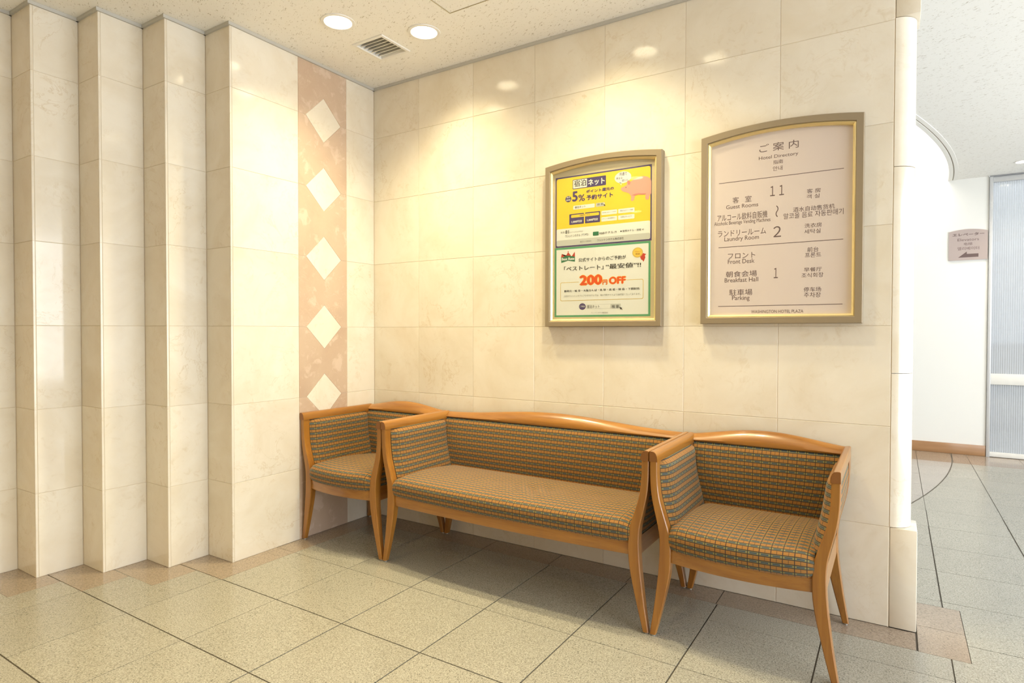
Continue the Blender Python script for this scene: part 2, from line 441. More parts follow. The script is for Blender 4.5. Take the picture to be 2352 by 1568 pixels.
for j in range(7):
    wall_tile(wl, 'x', 0, SY[1]+.011, SY0, ROWS[j], ROWS[j+1]); wall_tile(wl, 'x', 0, SY1, -.0005, ROWS[j], ROWS[j+1])
    strip_row(ROWS[j], ROWS[j+1], j >= 1, j <= 5)
    for k in range(1, 7):
        wall_tile(wl, 'x', SX[k], SY[k+1]+.011, SY[k]-.0005, ROWS[j], ROWS[j+1])
        wall_tile(wl, 'y', SY[k], SX[k], SX[k-1]-.004, ROWS[j], ROWS[j+1])
    for k in range(6):                      # narrow bullnose strips on the outer corners
        x, y = SX[k], SY[k+1]
        pr = [(x-.004, y), (x-.0015, y+.0006), (x-.0004, y+.0018), (x, y+.004), (x, y+.0095), (x-.012, y+.0095), (x-.012, y+.002)]
        MB().loft([[(a, b, z) for a, b in pr] for z in (ROWS[j]+TG, ROWS[j+1]-TG)]).obj('edge_strip', M['marble'], wl, 30)
for j in range(1, 7): diamond(ROWS[j])

# the rest of the lobby, behind and beside the camera
struct(MB().box(-1.5, -1.2, -6.0, SY[7], 0, H).obj('wall_left_rear', M['beige_wall']), 'plain wall behind the steps')
struct(MB().box(-1.5, XR, -6.2, -6.0, 0, H).obj('wall_rear', M['beige_wall']), 'plain wall behind the camera')
struct(MB().box(-.4, -.2, .16, YF, 0, 3.4).obj('wall_corridor', M['white_wall']), 'white corridor side wall')
wf = struct(MB().box(-.4, 3.484, YF, YF+.15, 0, 3.4).obj('wall_far', M['white_wall']), 'white wall at the end of the corridor')
struct(bevel_box('baseboard_far', 1.0, 3.483, YF-.012, YF-.0005, .001, .098, M['skirting'], None, .0008), 'wooden baseboard of the white corridor wall')
struct(MB().box(3.484, XR, 9.5, 9.7, 0, H).obj('wall_beyond', plain('pale_blue_wall', (.66,.70,.75), .6)), 'pale wall beyond the striped glass')
struct(MB().box(2.5, 3.484, YF+.15, 9.5, 0, H).obj('wall_beyond_side', M['white_wall']), 'white side wall beyond the glass')
# glazed entrance side
struct(MB().box(XR, XR+.12, -6.2, -3.5, 0, H).obj('wall_right', M['beige_wall']), 'plain wall to the right of the camera')
gw = struct(MB().box(XR, XR+.12, -3.5, 9.7, 2.5, H).obj('window_2', M['alu']), 'glazed entrance side')
MB().box(XR, XR+.12, -3.5, 9.7, 0, .05).obj('sill', M['alu'], gw)
struct(MB().box(XR, XR+.12, 2.8, 6.0, 0, H).obj('wall_right_far', M['white_wall']), 'plain wall beside the far window')
struct(MB().box(XR, XR+.12, 8.0, 9.7, 0, H).obj('wall_right_end', M['white_wall']), 'plain wall at the far end')
y = -3.45
while y < 9.7:
    MB().box(XR, XR+.08, y-.04, y+.04, .05, 2.5).obj('mullion', M['alu'], gw); y += 1.75

# ceilings, with openings for the lamps and the grille
LAMPS = [(.45, -.69), (.74, -.39), (1.612, -.406), (1.913, -.687)]
FILL_LAMPS = [(.6, -3.0), (2.0, -3.8), (.0, -4.6), (1.4, -5.0)]  # unseen lamps behind the camera, added to lift and warm the ambient light
VENT = (.330, .546, -.490, -.272)
def holed(name, outer, holes, z, mat, label):
    bm = bmesh.new()
    for lp in [outer] + holes:
        vs = [bm.verts.new((x, y, z)) for x, y in lp]
        for i in range(len(vs)): bm.edges.new((vs[i], vs[(i+1) % len(vs)]))
    bmesh.ops.triangle_fill(bm, use_beauty=True, use_dissolve=False, edges=bm.edges[:])
    for f in bm.faces:
        if f.normal.z > 0: f.normal_flip()
    me = bpy.data.meshes.new(name); bm.to_mesh(me); bm.free(); me.materials.append(mat)
    return struct(link(name, me), label)
def circ(c, r, n=32): return [(c[0]+r*math.cos(2*math.pi*i/n), c[1]+r*math.sin(2*math.pi*i/n)) for i in range(n)]
vx0, vx1, vy0, vy1 = VENT
HX0, HX1, HY0, HY1 = .96, 1.40, -.90, -.461
ce = holed('ceiling', [(-1.5,-6.2),(XR,-6.2),(XR,.30),(-1.5,.30)],
      [circ(c, .070) for c in LAMPS+FILL_LAMPS] + [[(vx0+.012,vy0+.012),(vx1-.012,vy0+.012),(vx1-.012,vy1-.012),(vx0+.012,vy1-.012)],
       [(HX0,HY0),(HX1,HY0),(HX1,HY1),(HX0,HY1)]], H, M['ceiling'], 'fissured acoustic ceiling of the lobby')
MB().box(-1.5, XR, -6.2, .3, H+.25, H+.3).obj('slab', M['dark'], ce)
struct(MB().box(2.838, XR, .28, .30, HC, H).obj('trim_drop', M['white_wall']), 'ceiling step to the corridor')
CURX = lambda y: 3.226 - (4.40-y)**2/(2*7.5)
arc = [(CURX(.9 + (YF-.9)*i/40), .9 + (YF-.9)*i/40) for i in range(41)]
cl = [(3.655, 3.83)]
cc = holed('ceiling_corridor', [(XR, .28), (XR, YF)] + arc[::-1] + [(CURX(.9), .28)], [circ(cl[0], .048)], HC, M['ceiling'], 'fissured acoustic ceiling of the corridor')
MB().box(3.36, XR, .28, YF, HC+.30, HC+.32).obj('slab', M['dark'], cc)
holed('ceiling_beyond', [(3.0, YF+.15), (XR, YF+.15), (XR, 9.7), (3.0, 9.7)], [], 2.6, M['white_wall'], 'ceiling beyond the striped glass')
# curved lip of the light cove and its raised lid
def lip(d0, d1, z0, z1, mat, name):
    L = []
    for x, y in arc:
        L.append([(x-d0, y, z0), (x-d1, y, z0), (x-d1, y, z1), (x-d0, y, z1)])
    return MB().loft(L).obj(name, mat, cc, 30)
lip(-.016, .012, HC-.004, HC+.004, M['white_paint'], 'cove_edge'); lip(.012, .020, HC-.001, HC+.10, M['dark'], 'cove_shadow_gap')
lip(.020, .050, HC-.006, HC+.13, M['white_paint'], 'cove_upstand')
struct(MB().box(-.4, 3.30, .9, YF, 3.40, 3.45).obj('ceiling_cove', M['white_wall']), 'white lid of the light cove')
struct(MB().box(-.4, 3.30, .85, .9, HC+.02, 3.45).obj('wall_cove', M['white_wall']), 'near side of the light cove')
struct(MB().box(3.30, 3.34, .85, YF, HC+.02, 3.45).obj('wall_cove_side', M['white_wall']), 'side of the light cove')
struct(MB().box(-.4, 2.80, .16, .9, HC, HC+.03).obj('ceiling_behind', M['white_wall']), 'soffit behind the marble wall')
# grey reveal strip where walls meet the ceiling
def reveal(name, path, label):
    mb = MB()
    for (x0, y0), (x1, y1) in zip(path, path[1:]):
        if abs(y1-y0) < 1e-6: mb.box(min(x0,x1), max(x0,x1), y0-.010, y0, H-.016, H-.0005)
        else: mb.box(x0, x0+.010, min(y0,y1)-.010, max(y0,y1), H-.016, H-.0005)
    return struct(mb.obj(name, M['trim']), label)
reveal('trim_back', [(0, 0), (2.838, 0)], 'grey reveal strip above the marble back wall')
pp = []
for k in range(7): pp += [(SX[k], SY[k]), (SX[k], SY[k+1])]
reveal('trim_left', pp, 'grey reveal strip above the stepped wall')

# floor
fl = struct(MB().box(-1.5, XR, -6.2, 9.7, -.05, -.003).obj('floor', M['floor_joint']), 'granite tiled floor')
def slab_piece(name, rects, mat, c):
    mb = MB()
    for x0, x1, y0, y1 in rects: mb.box(x0-c[0], x1-c[0], y0-c[1], y1-c[1], -.02, 0)
    o = mb.obj(name, mat, fl, recalc=False); o.location = (c[0], c[1], 0); return o
_fm = {}
def floor_tile(x0, x1, y0, y1, mat, ex=(), gx=(.001,.001), gy=(.001,.001), name='floor_tile'):
    x0 += gx[0]; x1 -= gx[1]; y0 += gy[0]; y1 -= gy[1]
    hit = [e for e in ex if e[0] < x1 and e[1] > x0 and e[2] < y1 and e[3] > y0]
    c = ((x0+x1)/2, (y0+y1)/2)
    if not hit:
        k = (round(x1-x0, 4), round(y1-y0, 4), mat.name, name)
        if k in _fm: return link(name, _fm[k], fl, (c[0], c[1], 0))
        o = slab_piece(name, [(x0, x1, y0, y1)], mat, c); _fm[k] = o.data; return o
    xs = sorted({x0, x1, *[v for e in hit for v in e[:2] if x0 < v < x1]}); ys = sorted({y0, y1, *[v for e in hit for v in e[2:] if y0 < v < y1]})
    rc = []
    for a, b in zip(xs, xs[1:]):
        for d, e in zip(ys, ys[1:]):
            mx, my = (a+b)/2, (d+e)/2
            if not any(q[0] < mx < q[1] and q[2] < my < q[3] for q in hit): rc.append((a, b, d, e))
    if rc: return slab_piece(name, rc, mat, c)
# brown borders
BR = []
def border(x0, x1, y0, y1, g=.001):
    BR.append((x0, x1, y0, y1)); return floor_tile(x0, x1, y0, y1, M['brown'], (), (g, g), (g, g), 'border_tile')
for y0, y1 in ((-1.121, -.717), (-.717, -.317), (-.317, 0)): border(-.21 if y0 < -1 else 0, .1417, y0, y1)
for i, (a, b) in enumerate(((-1.329, -1.125), (-1.527, -1.333), (-1.728, -1.531), (-1.93, -1.732), (-2.13, -1.934))):
    border(-.41-.2*i, -.058-.2*i, a, b, .0005)
bx = [.1417, .530, .932, 1.3305, 1.732, 2.138, 2.5425, 2.8455]
for a, b in zip(bx, bx[1:]): border(a, b, -.1516, 0, .0018)
for y0, y1 in ((-.1545, .080), (.080, .318)): border(2.8495, 3.004, y0, y1, .0012)
border(2.4, 2.8495, .16, .318)
GX = [.1335 + .4021*k for k in range(-4, 8)]; GX[-1] = 2.9475 if abs(GX[-1]-2.9475) < .02 else GX[-1]
GY = [-.1516, -.317, -.7173, -1.121, -1.527, -1.928, -2.33, -2.73, -3.13, -3.53]
thickx = lambda x: .0027 if x > .9 else .0013
thicky = lambda y: .0026 if -1.6 < y < -1.1 or abs(y+1.928) < .01 else .0013
EXW = [(e[0]-.0008, e[1]+.0008, e[2]-.0008, e[3]+.0008) for e in BR] + [(-1.6, SX[k], SY[k+1], .2) for k in range(7)]
for a, b in zip(GX, GX[1:]):
    for t, u in zip(GY, GY[1:]):
        if b < -1.2: continue
        floor_tile(a, b, u, t, M['granite'], EXW, (thickx(a), thickx(b)), (thicky(u), thicky(t)))
GX2 = [2.555, 2.946, 3.3375, 3.7195, 4.11, 4.50]
GY2 = [-.012 + .3955*k for k in range(-5, 11)]
EX2 = [(e[0]-.001, e[1]+.001, e[2]-.001, e[3]+.001) for e in BR]
GY2[-1] = 3.80
for i, (a, b) in enumerate(zip(GX2, GX2[1:])):
    for t, u in zip(GY2, GY2[1:]):
        if i == 0 and t < .3: 
            if u > .33: floor_tile(a, b, .319, u, M['granite'], EX2, (.001, .0022), (.0009, .0009))
            continue
        ycut = [t + (u-t)*q/6 for q in range(7)]
        if i < 2 and t > 1.3 and any(a < CURX(y) < b for y in ycut):      # cut along the inlaid curve
            cx, cy = (a+b)/2, (t+u)/2; g = .001
            cut = [(min(max(CURX(y), a+g), b-g), min(max(y, t+g), u-g)) for y in ycut]
            for side, mat in ((a+g, M['granite_pink']), (b-g, M['granite'])):
                P = [(side, t+g)] + cut + [(side, u-g)]
                MB().loft([[(x-cx, y-cy, z) for x, y in P] for z in (-.02, 0)]).obj('floor_tile', mat, fl).location = (cx, cy, 0)
        else:
            floor_tile(a, b, t, u, M['granite_pink'] if t > 1.3 and b < CURX((t+u)/2) else M['granite'], EX2, (.003, .003), (.002, .002))
for a, b in zip(GX2[:2] + [3.215] + GX2[2:], [2.946, 3.215] + GX2[2:]): floor_tile(a, b, 3.80, YF, M['brown'], (), (.0015, .0015), (.0008, .0008), 'border_tile')
cv = [(CURX(y), y) for y in [1.6 + (YF-1.6)*i/50 for i in range(51)]]
MB().loft([[(x-.004, y, .0002), (x+.004, y, .0002), (x+.004, y, .0006), (x-.004, y, .0006)] for x, y in cv]).obj('curved_inlay', M['floor_joint'], fl)
MB().box(3.2, XR, YF, 9.5, -.02, -.0005).obj('floor_slab', plain('pale_floor_beyond', (.55,.54,.5), .4), fl)

# striped glass partition at the end of the corridor
wn = struct(bevel_box('window_1', 3.486, 3.512, YF-.02, YF+.06, 0, HC-.005, M['alu'], None, .002), 'silver framed glass partition with vertical stripes')
for nm, z0, z1 in (('top_rail', 2.515, HC-.012), ('middle_rail', .668, .766), ('bottom_rail', .004, .046)):
    bevel_box(nm, 3.513, 5.2, YF-.012, YF+.04, z0, z1, M['alu'] if nm == 'top_rail' else M['white_paint'], wn, .002)
bevel_box('head_channel', 3.486, 5.2, YF-.022, YF+.05, HC-.011, HC-.001, plain('grey_head_channel', (.30,.31,.33), .4), wn, .001)
for z0, z1 in ((.767, 2.514), (.047, .667)): MB().box(3.513, 5.2, YF+.010, YF+.016, z0, z1).obj('pane', M['film'], wn)
# ------------------------------------------------------------------ seats
PROF = [(.0,.0,.022),(.006,.0005,.0226),(.05,.0075,.034),(.11,.017,.0485),(.196,.028,.0676),(.24,.033,.0755),(.28,.0365,.080),(.32,.0385,.0815),(.354,.039,.0805),(.405,.035,.0735),(.46,.0225,.0565),(.515,.010,.040),(.555,.004,.033),(.60,.001,.029),(.661,0,.028)]
def prof(z):
    P = PROF; z = min(max(z, 0), .661)
    for i in range(len(P)-1):
        if z <= P[i+1][0]: break
    def tang(j, k):
        a, b = max(j-1, 0), min(j+1, len(P)-1); return (P[b][k]-P[a][k])/(P[b][0]-P[a][0])
    h = P[i+1][0]-P[i][0]; t = (z-P[i][0])/h; r = []
    for k in (1, 2):
        r.append((2*t**3-3*t*t+1)*P[i][k] + (t**3-2*t*t+t)*h*tang(i,k) + (-2*t**3+3*t*t)*P[i+1][k] + (t**3-t*t)*h*tang(i+1,k))
    return r
def ring(xa, xb, ya, yb, z, c=.003):
    return [(xa+c,ya,z),(xb-c,ya,z),(xb,ya+c,z),(xb,yb-c,z),(xb-c,yb,z),(xa+c,yb,z),(xa,yb-c,z),(xa,ya+c,z)]
def grid(mb, uvl, P, nu, nv, uvf):
    n = len(mb.v); mb.v += [P(i/nu, j/nv) for j in range(nv+1) for i in range(nu+1)]
    uvl += [uvf(i/nu, j/nv) for j in range(nv+1) for i in range(nu+1)]
    for j in range(nv):
        for i in range(nu):
            a = n + j*(nu+1) + i; mb.f.append((a, a+1, a+nu+2, a+nu+1))
def seat_unit(name, label, cat, x0, x1, sofa=False, u0=0.0):
    w = x1-x0; off = ((x0+x1)/2, -.30, 0)
    T = empty(name, off, label, cat, 'matching upholstered seats along the wall')
    YFR, YFB = -.567, -.527
    for sgn in (0, 1):                                   # sides
        X = (lambda d: x0+d) if sgn == 0 else (lambda d: x1-d)
        zs = [.006 + (.661-.006)*i/30 for i in range(31)]
        def leg(yf):
            L = []
            for z in zs:
                o_, i_ = prof(z); a, b = sorted((X(o_), X(i_))); ya, yb = yf(z)
                L.append(ring(a, b, ya, yb, z))
            lg = MB().loft(L).obj('leg', M['woodz'], T, 30, off)
            o_, i_ = prof(.006); cx = (X(o_)+X(i_))/2; ya, yb = yf(.006)
            MB().loft([[(x, y, z) for x, y in circ((cx, (ya+yb)/2), .008, 12)] for z in (0, .0065)]).obj('foot_glide', M['steel'], lg, 40, off)
        def front(z):
            t = min(z/.35, 1); return (YFR+.006*(1-t), YFB-.010*(1-t))
        def rear(z):
            t = min(z/.32, 1); t = t*t*(3-2*t)
            return (-.072-.034*t, -.044-.012*t) if z <= .32 else (-.106, -.056 + .018*(z-.32)/.32)
        leg(front); leg(rear)
        sec = [(0,.6615),(0,.697),(.003,.700),(.011,.700),(.019,.698),(.025,.692),(.029,.682),(.0305,.672),(.031,.6615)]
        ar = MB().loft([[(X(d), y, z) for d, z in sec] for y in (-.570, -.045)]).obj('arm_rail', M['woody'], T, 35, off)
        MB().loft([[(X(d), y, z) for d, z in [(.0005,.662),(.0005,.696),(.003,.699),(.011,.6993),(.019,.6973),(.0245,.6915),(.0275,.682),(.028,.672),(.028,.662)]] for y in (-.5712, -.5699)]).obj('end_cap', M['endgrain'], ar, None, off)
        # side apron
        MB().loft([[(X(d), y, z) for d, z in ((prof(.29)[0]+.004,.292),(prof(.36)[0]+.004,.362),(prof(.36)[0]+.026,.362),(prof(.29)[0]+.026,.292))] for y in (YFB-.005, -.085)]).obj('side_rail', M['woody'], T, None, off)
        # upholstered side panel: inner and outer skins
        mb = MB(); uvl = []
        z0, z1 = .385, .664
        def inner(u, v):
            z = z0+(z1-z0)*v; y = -.5275 + .44*u
            q = min(1, min(u, 1-u)/.22); bulge = .031*math.sin(math.pi*(.14+v*.66))**.8*math.sqrt(max(0, 1-(1-q)**2))
            d = prof(z)[1] - .0005 + bulge
            if v > .9: d -= .020*((v-.9)/.1)**2
            return (X(d), y, z)
        grid(mb, uvl, inner, 20, 16, lambda u, v: (u0+.44*u, .27*v + .004))
        def outer(u, v):
            z = .362+(.6605-.362)*v; y = -.528 + .43*u
            e = min(1, 8*min(u, 1-u, v*1.2+.02, (1-v)*1.2+.02))
            return (X(prof(z)[0] + .007 - .0055*e), y, z)
        grid(mb, uvl, outer, 16, 14, lambda u, v: (.43*u, .29*v))
        mesh_obj('side_panel', [(a-off[0], b-off[1], c-off[2]) for a, b, c in mb.v], mb.f, M['fabric'], T, 60, uvl)
    # top rail of the back
    def ztop(t):
        return .696 + (.038*(.5-.5*math.cos(2*math.pi*t))**1.05 if sofa else .036*max(math.sin(math.pi*t), 0)**1.4)
    L = []; n = 48 if sofa else 30
    for i in range(n+1):
        t = i/n; x = x0+.001+(w-.002)*t; zt = ztop(t); zb = .667; h = zt-zb
        e = min(1, 14*min(t, 1-t)*w/.62 + .55)
        L.append([(x,y,z) for y, z in ((-.036,zb),(-.036,zt-.007),(-.039,zt-.0015),(-.046,zt),(-.056,zt-.003),(-.066*e-.004,zt-.30*h),(-.076*e-.006,zt-.55*h),(-.082*e-.006,zt-.78*h),(-.080*e-.006,zb+.003),(-.074*e,zb))])
    MB().loft(L).obj('back_rail', M['woodx'], T, 40, off)
    B = .024 if sofa else .034
    bow = lambda t: B*(1-(2*t-1)**2)
    # front apron, bowed in plan
    L = []
    for i in range(25):
        t = i/24; x = x0+.074 + (w-.148)*t; yf = -.557 - bow(t)*.9
        L.append([(x,yf+.002,.290),(x,yf,.293),(x,yf,.336),(x,yf+.002,.338),(x,yf+.022,.338),(x,yf+.022,.290)])
    MB().loft(L).obj('seat_rail', M['woodx'], T, 40, off)
    MB().box(x0+.06, x1-.06, -.098, -.072, .292, .36).obj('rear_rail', M['woodx'], T, None, off)
    # seat cushion
    PR = [(-.552,.334),(-.566,.340),(-.574,.352),(-.578,.370),(-.579,.390),(-.576,.405),(-.568,.417),(-.552,.4255),(-.52,.430),(-.46,.434),(-.38,.4355),(-.30,.433),(-.22,.427),(-.15,.419),(-.105,.412)]
    S_ = [0]
    for a, b in zip(PR, PR[1:]): S_.append(S_[-1] + math.hypot(b[0]-a[0], b[1]-a[1]))
    nv = 42
    def at(v):
        s = v*S_[-1]
        for i in range(len(PR)-1):
            if s <= S_[i+1] + 1e-9: break
        q = (s-S_[i])/(S_[i+1]-S_[i]); return PR[i][0]+(PR[i+1][0]-PR[i][0])*q, PR[i][1]+(PR[i+1][1]-PR[i][1])*q
    mb = MB(); uvl = []
    def seat(u, v):
        y, z = at(v); x = x0+.0745+(w-.149)*u
        ed = min(u, 1-u)*(w-.149); k = max(0, 1-ed/.05); 
        if z > .36: z -= .012*k*k*min(1, (z-.36)/.05)
        y0 = y
        fr = max(0, min(1, (-.12-y)/.44)); y -= bow(u)*fr
        if y0 < -.55: y += .010*k*k
        if sofa and v > .12:
            for cx, cy, sx, sy, am in ((1.40,-.33,.13,.11,.012),(1.68,-.30,.10,.10,.009),(1.15,-.36,.10,.10,.005)):
                z -= am*math.exp(-((x-cx)/sx)**2-((y-cy)/sy)**2)
            z += .0055*math.exp(-((x-1.38)/.10)**2)*math.sin((x+.6*y)*70)*math.exp(-((y+.40)/.12)**2)
        return (x, y, z)
    grid(mb, uvl, seat, 70 if sofa else 32, nv, lambda u, v: (.003+(w-.149)*u, .006+v*S_[-1]))
    mesh_obj('seat', [(a-off[0], b-off[1], c-off[2]) for a, b, c in mb.v], mb.f, M['fabric'], T, 80, uvl)
    MB().box(x0+.078, x1-.078, -.55, -.10, .315, .334).obj('seat_base', M['endgrain'], T, None, off)
    # backrest cushion
    mb = MB(); uvl = []
    def back(u, v):
        z = .395+(.674-.395)*v; ia = prof(z)[1]
        x = x0+ia-.004 + (w-2*ia+.008)*u
        e = min(1, 7*min(u, 1-u)*w/.62)
        y = -.118 + .030*v - .014*math.sin(math.pi*v)*(.4+.6*e)
        if v > .9: y += .018*((v-.9)/.1)**2
        return (x, y, z)
    grid(mb, uvl, back, 48 if sofa else 26, 18, lambda u, v: (.01+w*u, .285*v))
    grid(mb, uvl, lambda u, v: (x0+.05+(w-.10)*u, -.046, .36+.29*v), 4, 3, lambda u, v: (w*u, .29*v))
    mesh_obj('backrest', [(a-off[0], b-off[1], c-off[2]) for a, b, c in mb.v], mb.f, M['fabric'], T, 80, uvl)
    return T
seat_unit('armchair', 'honey wood armchair with woven fabric standing in the corner below the diamond strip', 'armchair', .004, .6085, u0=.01)
seat_unit('bench_sofa', 'long honey wood sofa with woven fabric standing between the two armchairs', 'sofa', .6115, 1.9875, True)
seat_unit('armchair', 'honey wood armchair with woven fabric standing below the directory sign', 'armchair', 1.9915, 2.6255)

# ------------------------------------------------------------------ lettering
def text_mesh(body, bold=0, vert=False):
    c = bpy.data.curves.new('lettering', 'FONT'); c.body = body; c.size = 1; c.resolution_u = 3
    o = bpy.data.objects.new('lettering', c); COL.objects.link(o)
    dg = bpy.context.evaluated_depsgraph_get(); me = bpy.data.meshes.new_from_object(o.evaluated_get(dg))
    bpy.data.objects.remove(o); bpy.data.curves.remove(c)
    V = [(v.co.x, v.co.y, 0) for v in me.vertices]; F = [tuple(p.vertices) for p in me.polygons]
    bpy.data.meshes.remove(me)
    if vert: V = [(-b, a, l) for a, b, l in V]
    if bold:
        sh = [(0,0)] + [(q*.018*bold, 0) for q in (-1, 1)] + ([(0, .014*bold), (0, -.014*bold)] if bold > 1 else [])
        V2, F2 = [], []
        for q, (dx, dy) in enumerate(sh):
            n = len(V2); V2 += [(a+dx, b+dy, q) for a, b, l in V]; F2 += [tuple(i+n for i in f) for f in F]
        V, F = V2, F2
    return V, F
def lettering(body, x0, z0, x1, z1, y, mat, parent, bold=0, vert=False, grow=0, name='lettering'):
    V, F = text_mesh(body, bold, vert)
    a0, a1 = min(v[0] for v in V), max(v[0] for v in V); b0, b1 = min(v[1] for v in V), max(v[1] for v in V)
    sx, sz = (x1-x0)/(a1-a0), (z1-z0)/max(b1-b0, 1e-6)
    if b1-b0 < .25*(a1-a0)/max(len(body), 1): sz = sx
    vs = [(x0+(a-a0)*sx, y+.00004*l, z0+(b-b0)*sz) for a, b, l in V]
    L = parent.location
    o = mesh_obj(name, [(p[0]-L[0], p[1]-L[1], p[2]-L[2]) for p in vs], F, mat, parent)
    if o.data.polygons and sum(p.normal.y*p.area for p in o.data.polygons) > 0: o.data.flip_normals()
    return o
def flat(name, P, y, mat, parent, t=.00012):
    L = parent.location
    mb = MB().loft([[(x-L[0], yy-L[1], z-L[2]) for x, z in P] for yy in (y, y-t)])
    return mb.obj(name, mat, parent)
def rrect(x0, z0, x1, z1, r=.004, n=4):
    P = []
    for cx, cz, a in ((x1-r, z1-r, 0), (x0+r, z1-r, 90), (x0+r, z0+r, 180), (x1-r, z0+r, 270)):
        P += [(cx+r*math.cos(math.radians(a+90*i/n)), cz+r*math.sin(math.radians(a+90*i/n))) for i in range(n+1)]
    return P
def ell(cx, cz, rx, rz, n=28): return [(cx+rx*math.cos(2*math.pi*i/n), cz+rz*math.sin(2*math.pi*i/n)) for i in range(n)]

# ------------------------------------------------------------------ arched frames on the wall
def arch(x0, x1, z0, zc, rise, d=0, n=24):
    x0 += d; x1 -= d; z0 += d
    P = [(x0, z0), (x1, z0)]
    full = rise/(1.0)
    for i in range(n+1):
        t = i/n; x = x1+(x0-x1)*t; P.append((x, zc-d+full*(1-(2*t-1)**2)))
    return P
def frame_thing(name, label, cat, x0, x1, z0, zc, rise, fw, panel_mat, panel_name, glass):
    T = empty(name, ((x0+x1)/2, 0, z0), label, cat); L = T.location
    def lp(d, y): return [(x-L[0], y, z-L[2]) for x, z in arch(x0, x1, z0, zc, rise, d)]
    MB().loft([lp(0,-.0005), lp(0,-.036), lp(.0025,-.040), lp(fw-.002,-.040), lp(fw,-.038), lp(fw,-.0005)], closed=True).obj('frame', M['taupe'], T, 30)
    MB().loft([lp(fw+.0003,-.012), lp(fw+.0003,-.033), lp(fw+.004,-.034), lp(fw+.011,-.026), lp(fw+.011,-.012)], closed=True).obj('inner_trim', M['gold'], T, 30)
    MB().loft([lp(fw+.004,-.002), lp(fw+.004,-.016)]).obj(panel_name, panel_mat, T)
    if glass: MB().loft([lp(fw+.0112,-.0225), lp(fw+.0112,-.0245)]).obj('glass_pane', M['glass'], T)
    return T
dirs = frame_thing('directory_sign', 'large arched directory sign in taupe frame with dark lettering above the right armchair', 'sign', 2.034, 2.659, 1.183, 2.001, .027, .028, M['panel'], 'panel', False)
for it in DIRECTORY: lettering(it[0], *it[1:5], -.0164, M['letter'], dirs, 0, len(it) > 5)
for z in (1.7985, 1.5180, 1.2600): flat('dividing_line', [(2.106, z-.0013), (2.589, z-.0013), (2.589, z+.0013), (2.106, z+.0013)], -.0161, M['letter'], dirs)
frame_thing('notice_frame', 'arched taupe notice frame with glass holding two advertising posters', 'frame', 1.245, 1.856, 1.173, 1.985, .024, .027, M['backing'], 'backing_panel', True)
def sheet(name, label, x0, x1, z0, z1, mat):
    T = empty(name, ((x0+x1)/2, -.0161, z0), label, 'poster', 'posters in the notice frame')
    L = T.location; MB().box(x0-L[0], x1-L[0], -.0004, 0, 0, z1-z0).obj('paper', mat, T)
    return T, -.0166
CM = {'k': 'p_black', 'p': 'p_purple', 'w': 'p_white', 'g': 'p_midgrey', 'o': 'p_orange', 'b': 'p_brown'}
p1, y1 = sheet('poster', 'yellow and purple advertising poster with a pink pig, upper of the two in the frame', 1.2945, 1.801, 1.5745, 1.929, M['p_purple'])
flat('printed_field', rrect(1.3005, 1.5815, 1.795, 1.922, .010), y1, M['p_yellow'], p1)
flat('printed_field', rrect(1.3005, 1.5815, 1.795, 1.668, .008), y1-.0003, M['p_white'], p1)
flat('printed_field', rrect(1.3005, 1.5815, 1.795, 1.611, .008), y1-.0005, M['p_grey'], p1)
for nm, r, m, d in (('logo_box', (1.391,1.861,1.571,1.908), 'p_purple', 2), ('logo_box', (1.394,1.864,1.470,1.905), 'p_white', 3), ('search_field', (1.395,1.759,1.512,1.778), 'p_white', 2), ('search_button', (1.518,1.760,1.565,1.778), 'p_grey', 2),
                ('coupon', (1.373,1.685,1.454,1.738), 'p_purple', 2), ('coupon', (1.460,1.685,1.541,1.738), 'p_purple', 2), ('coupon_band', (1.383,1.719,1.535,1.733), 'p_yellow', 3),
                ('pill', (1.548,1.716,1.629,1.737), 'p_white', 2), ('pill', (1.635,1.716,1.717,1.737), 'p_white', 2), ('pill', (1.548,1.685,1.629,1.706), 'p_white', 2), ('pill', (1.635,1.685,1.717,1.706), 'p_white', 2), ('badge', (1.503,1.620,1.534,1.639), 'p_darkgreen', 5)):
    flat(nm, rrect(*r, .0035), y1-.0002*d, M[m], p1)
flat('printed_circle', ell(1.367, 1.8155, .017, .0155), y1-.0004, M['p_purple'], p1)
flat('printed_dot', ell(1.650, 1.6295, .0035, .0035, 12), y1-.0008, M['p_black'], p1)
flat('speech_bubble', ell(1.658, 1.886, .042, .028), y1-.0004, M['p_white'], p1)
flat('speech_bubble_tail', [(1.640,1.866),(1.652,1.860),(1.650,1.848)], y1-.0004, M['p_white'], p1)
PIG = [(1.648,1.834),(1.653,1.838),(1.664,1.841),(1.678,1.847),(1.680,1.862),(1.686,1.869),(1.696,1.860),(1.711,1.868),(1.736,1.876),(1.760,1.879),(1.780,1.873),(1.794,1.863),(1.7985,1.85),(1.7985,1.793),(1.79,1.783),(1.787,1.767),(1.775,1.766),(1.77,1.774),(1.772,1.791),(1.754,1.792),(1.736,1.795),(1.719,1.791),(1.715,1.772),(1.706,1.767),(1.699,1.772),(1.701,1.79),(1.69,1.806),(1.672,1.814),(1.658,1.819),(1.65,1.827)]
flat('printed_pig', PIG, y1-.0006, M['p_pink'], p1)
flat('printed_pig_ear', [(1.680,1.862),(1.686,1.869),(1.697,1.859),(1.694,1.848),(1.686,1.846)], y1-.0008, M['p_pinkdark'], p1)
flat('printed_pig_shade', [(1.702,1.796),(1.72,1.800),(1.738,1.801),(1.756,1.798),(1.774,1.796),(1.772,1.791),(1.754,1.792),(1.736,1.795),(1.719,1.791)], y1-.0008, M['p_pinkdark'], p1)
flat('printed_pig_eye', ell(1.674, 1.836, .002, .0025, 10), y1-.0008, M['p_black'], p1)
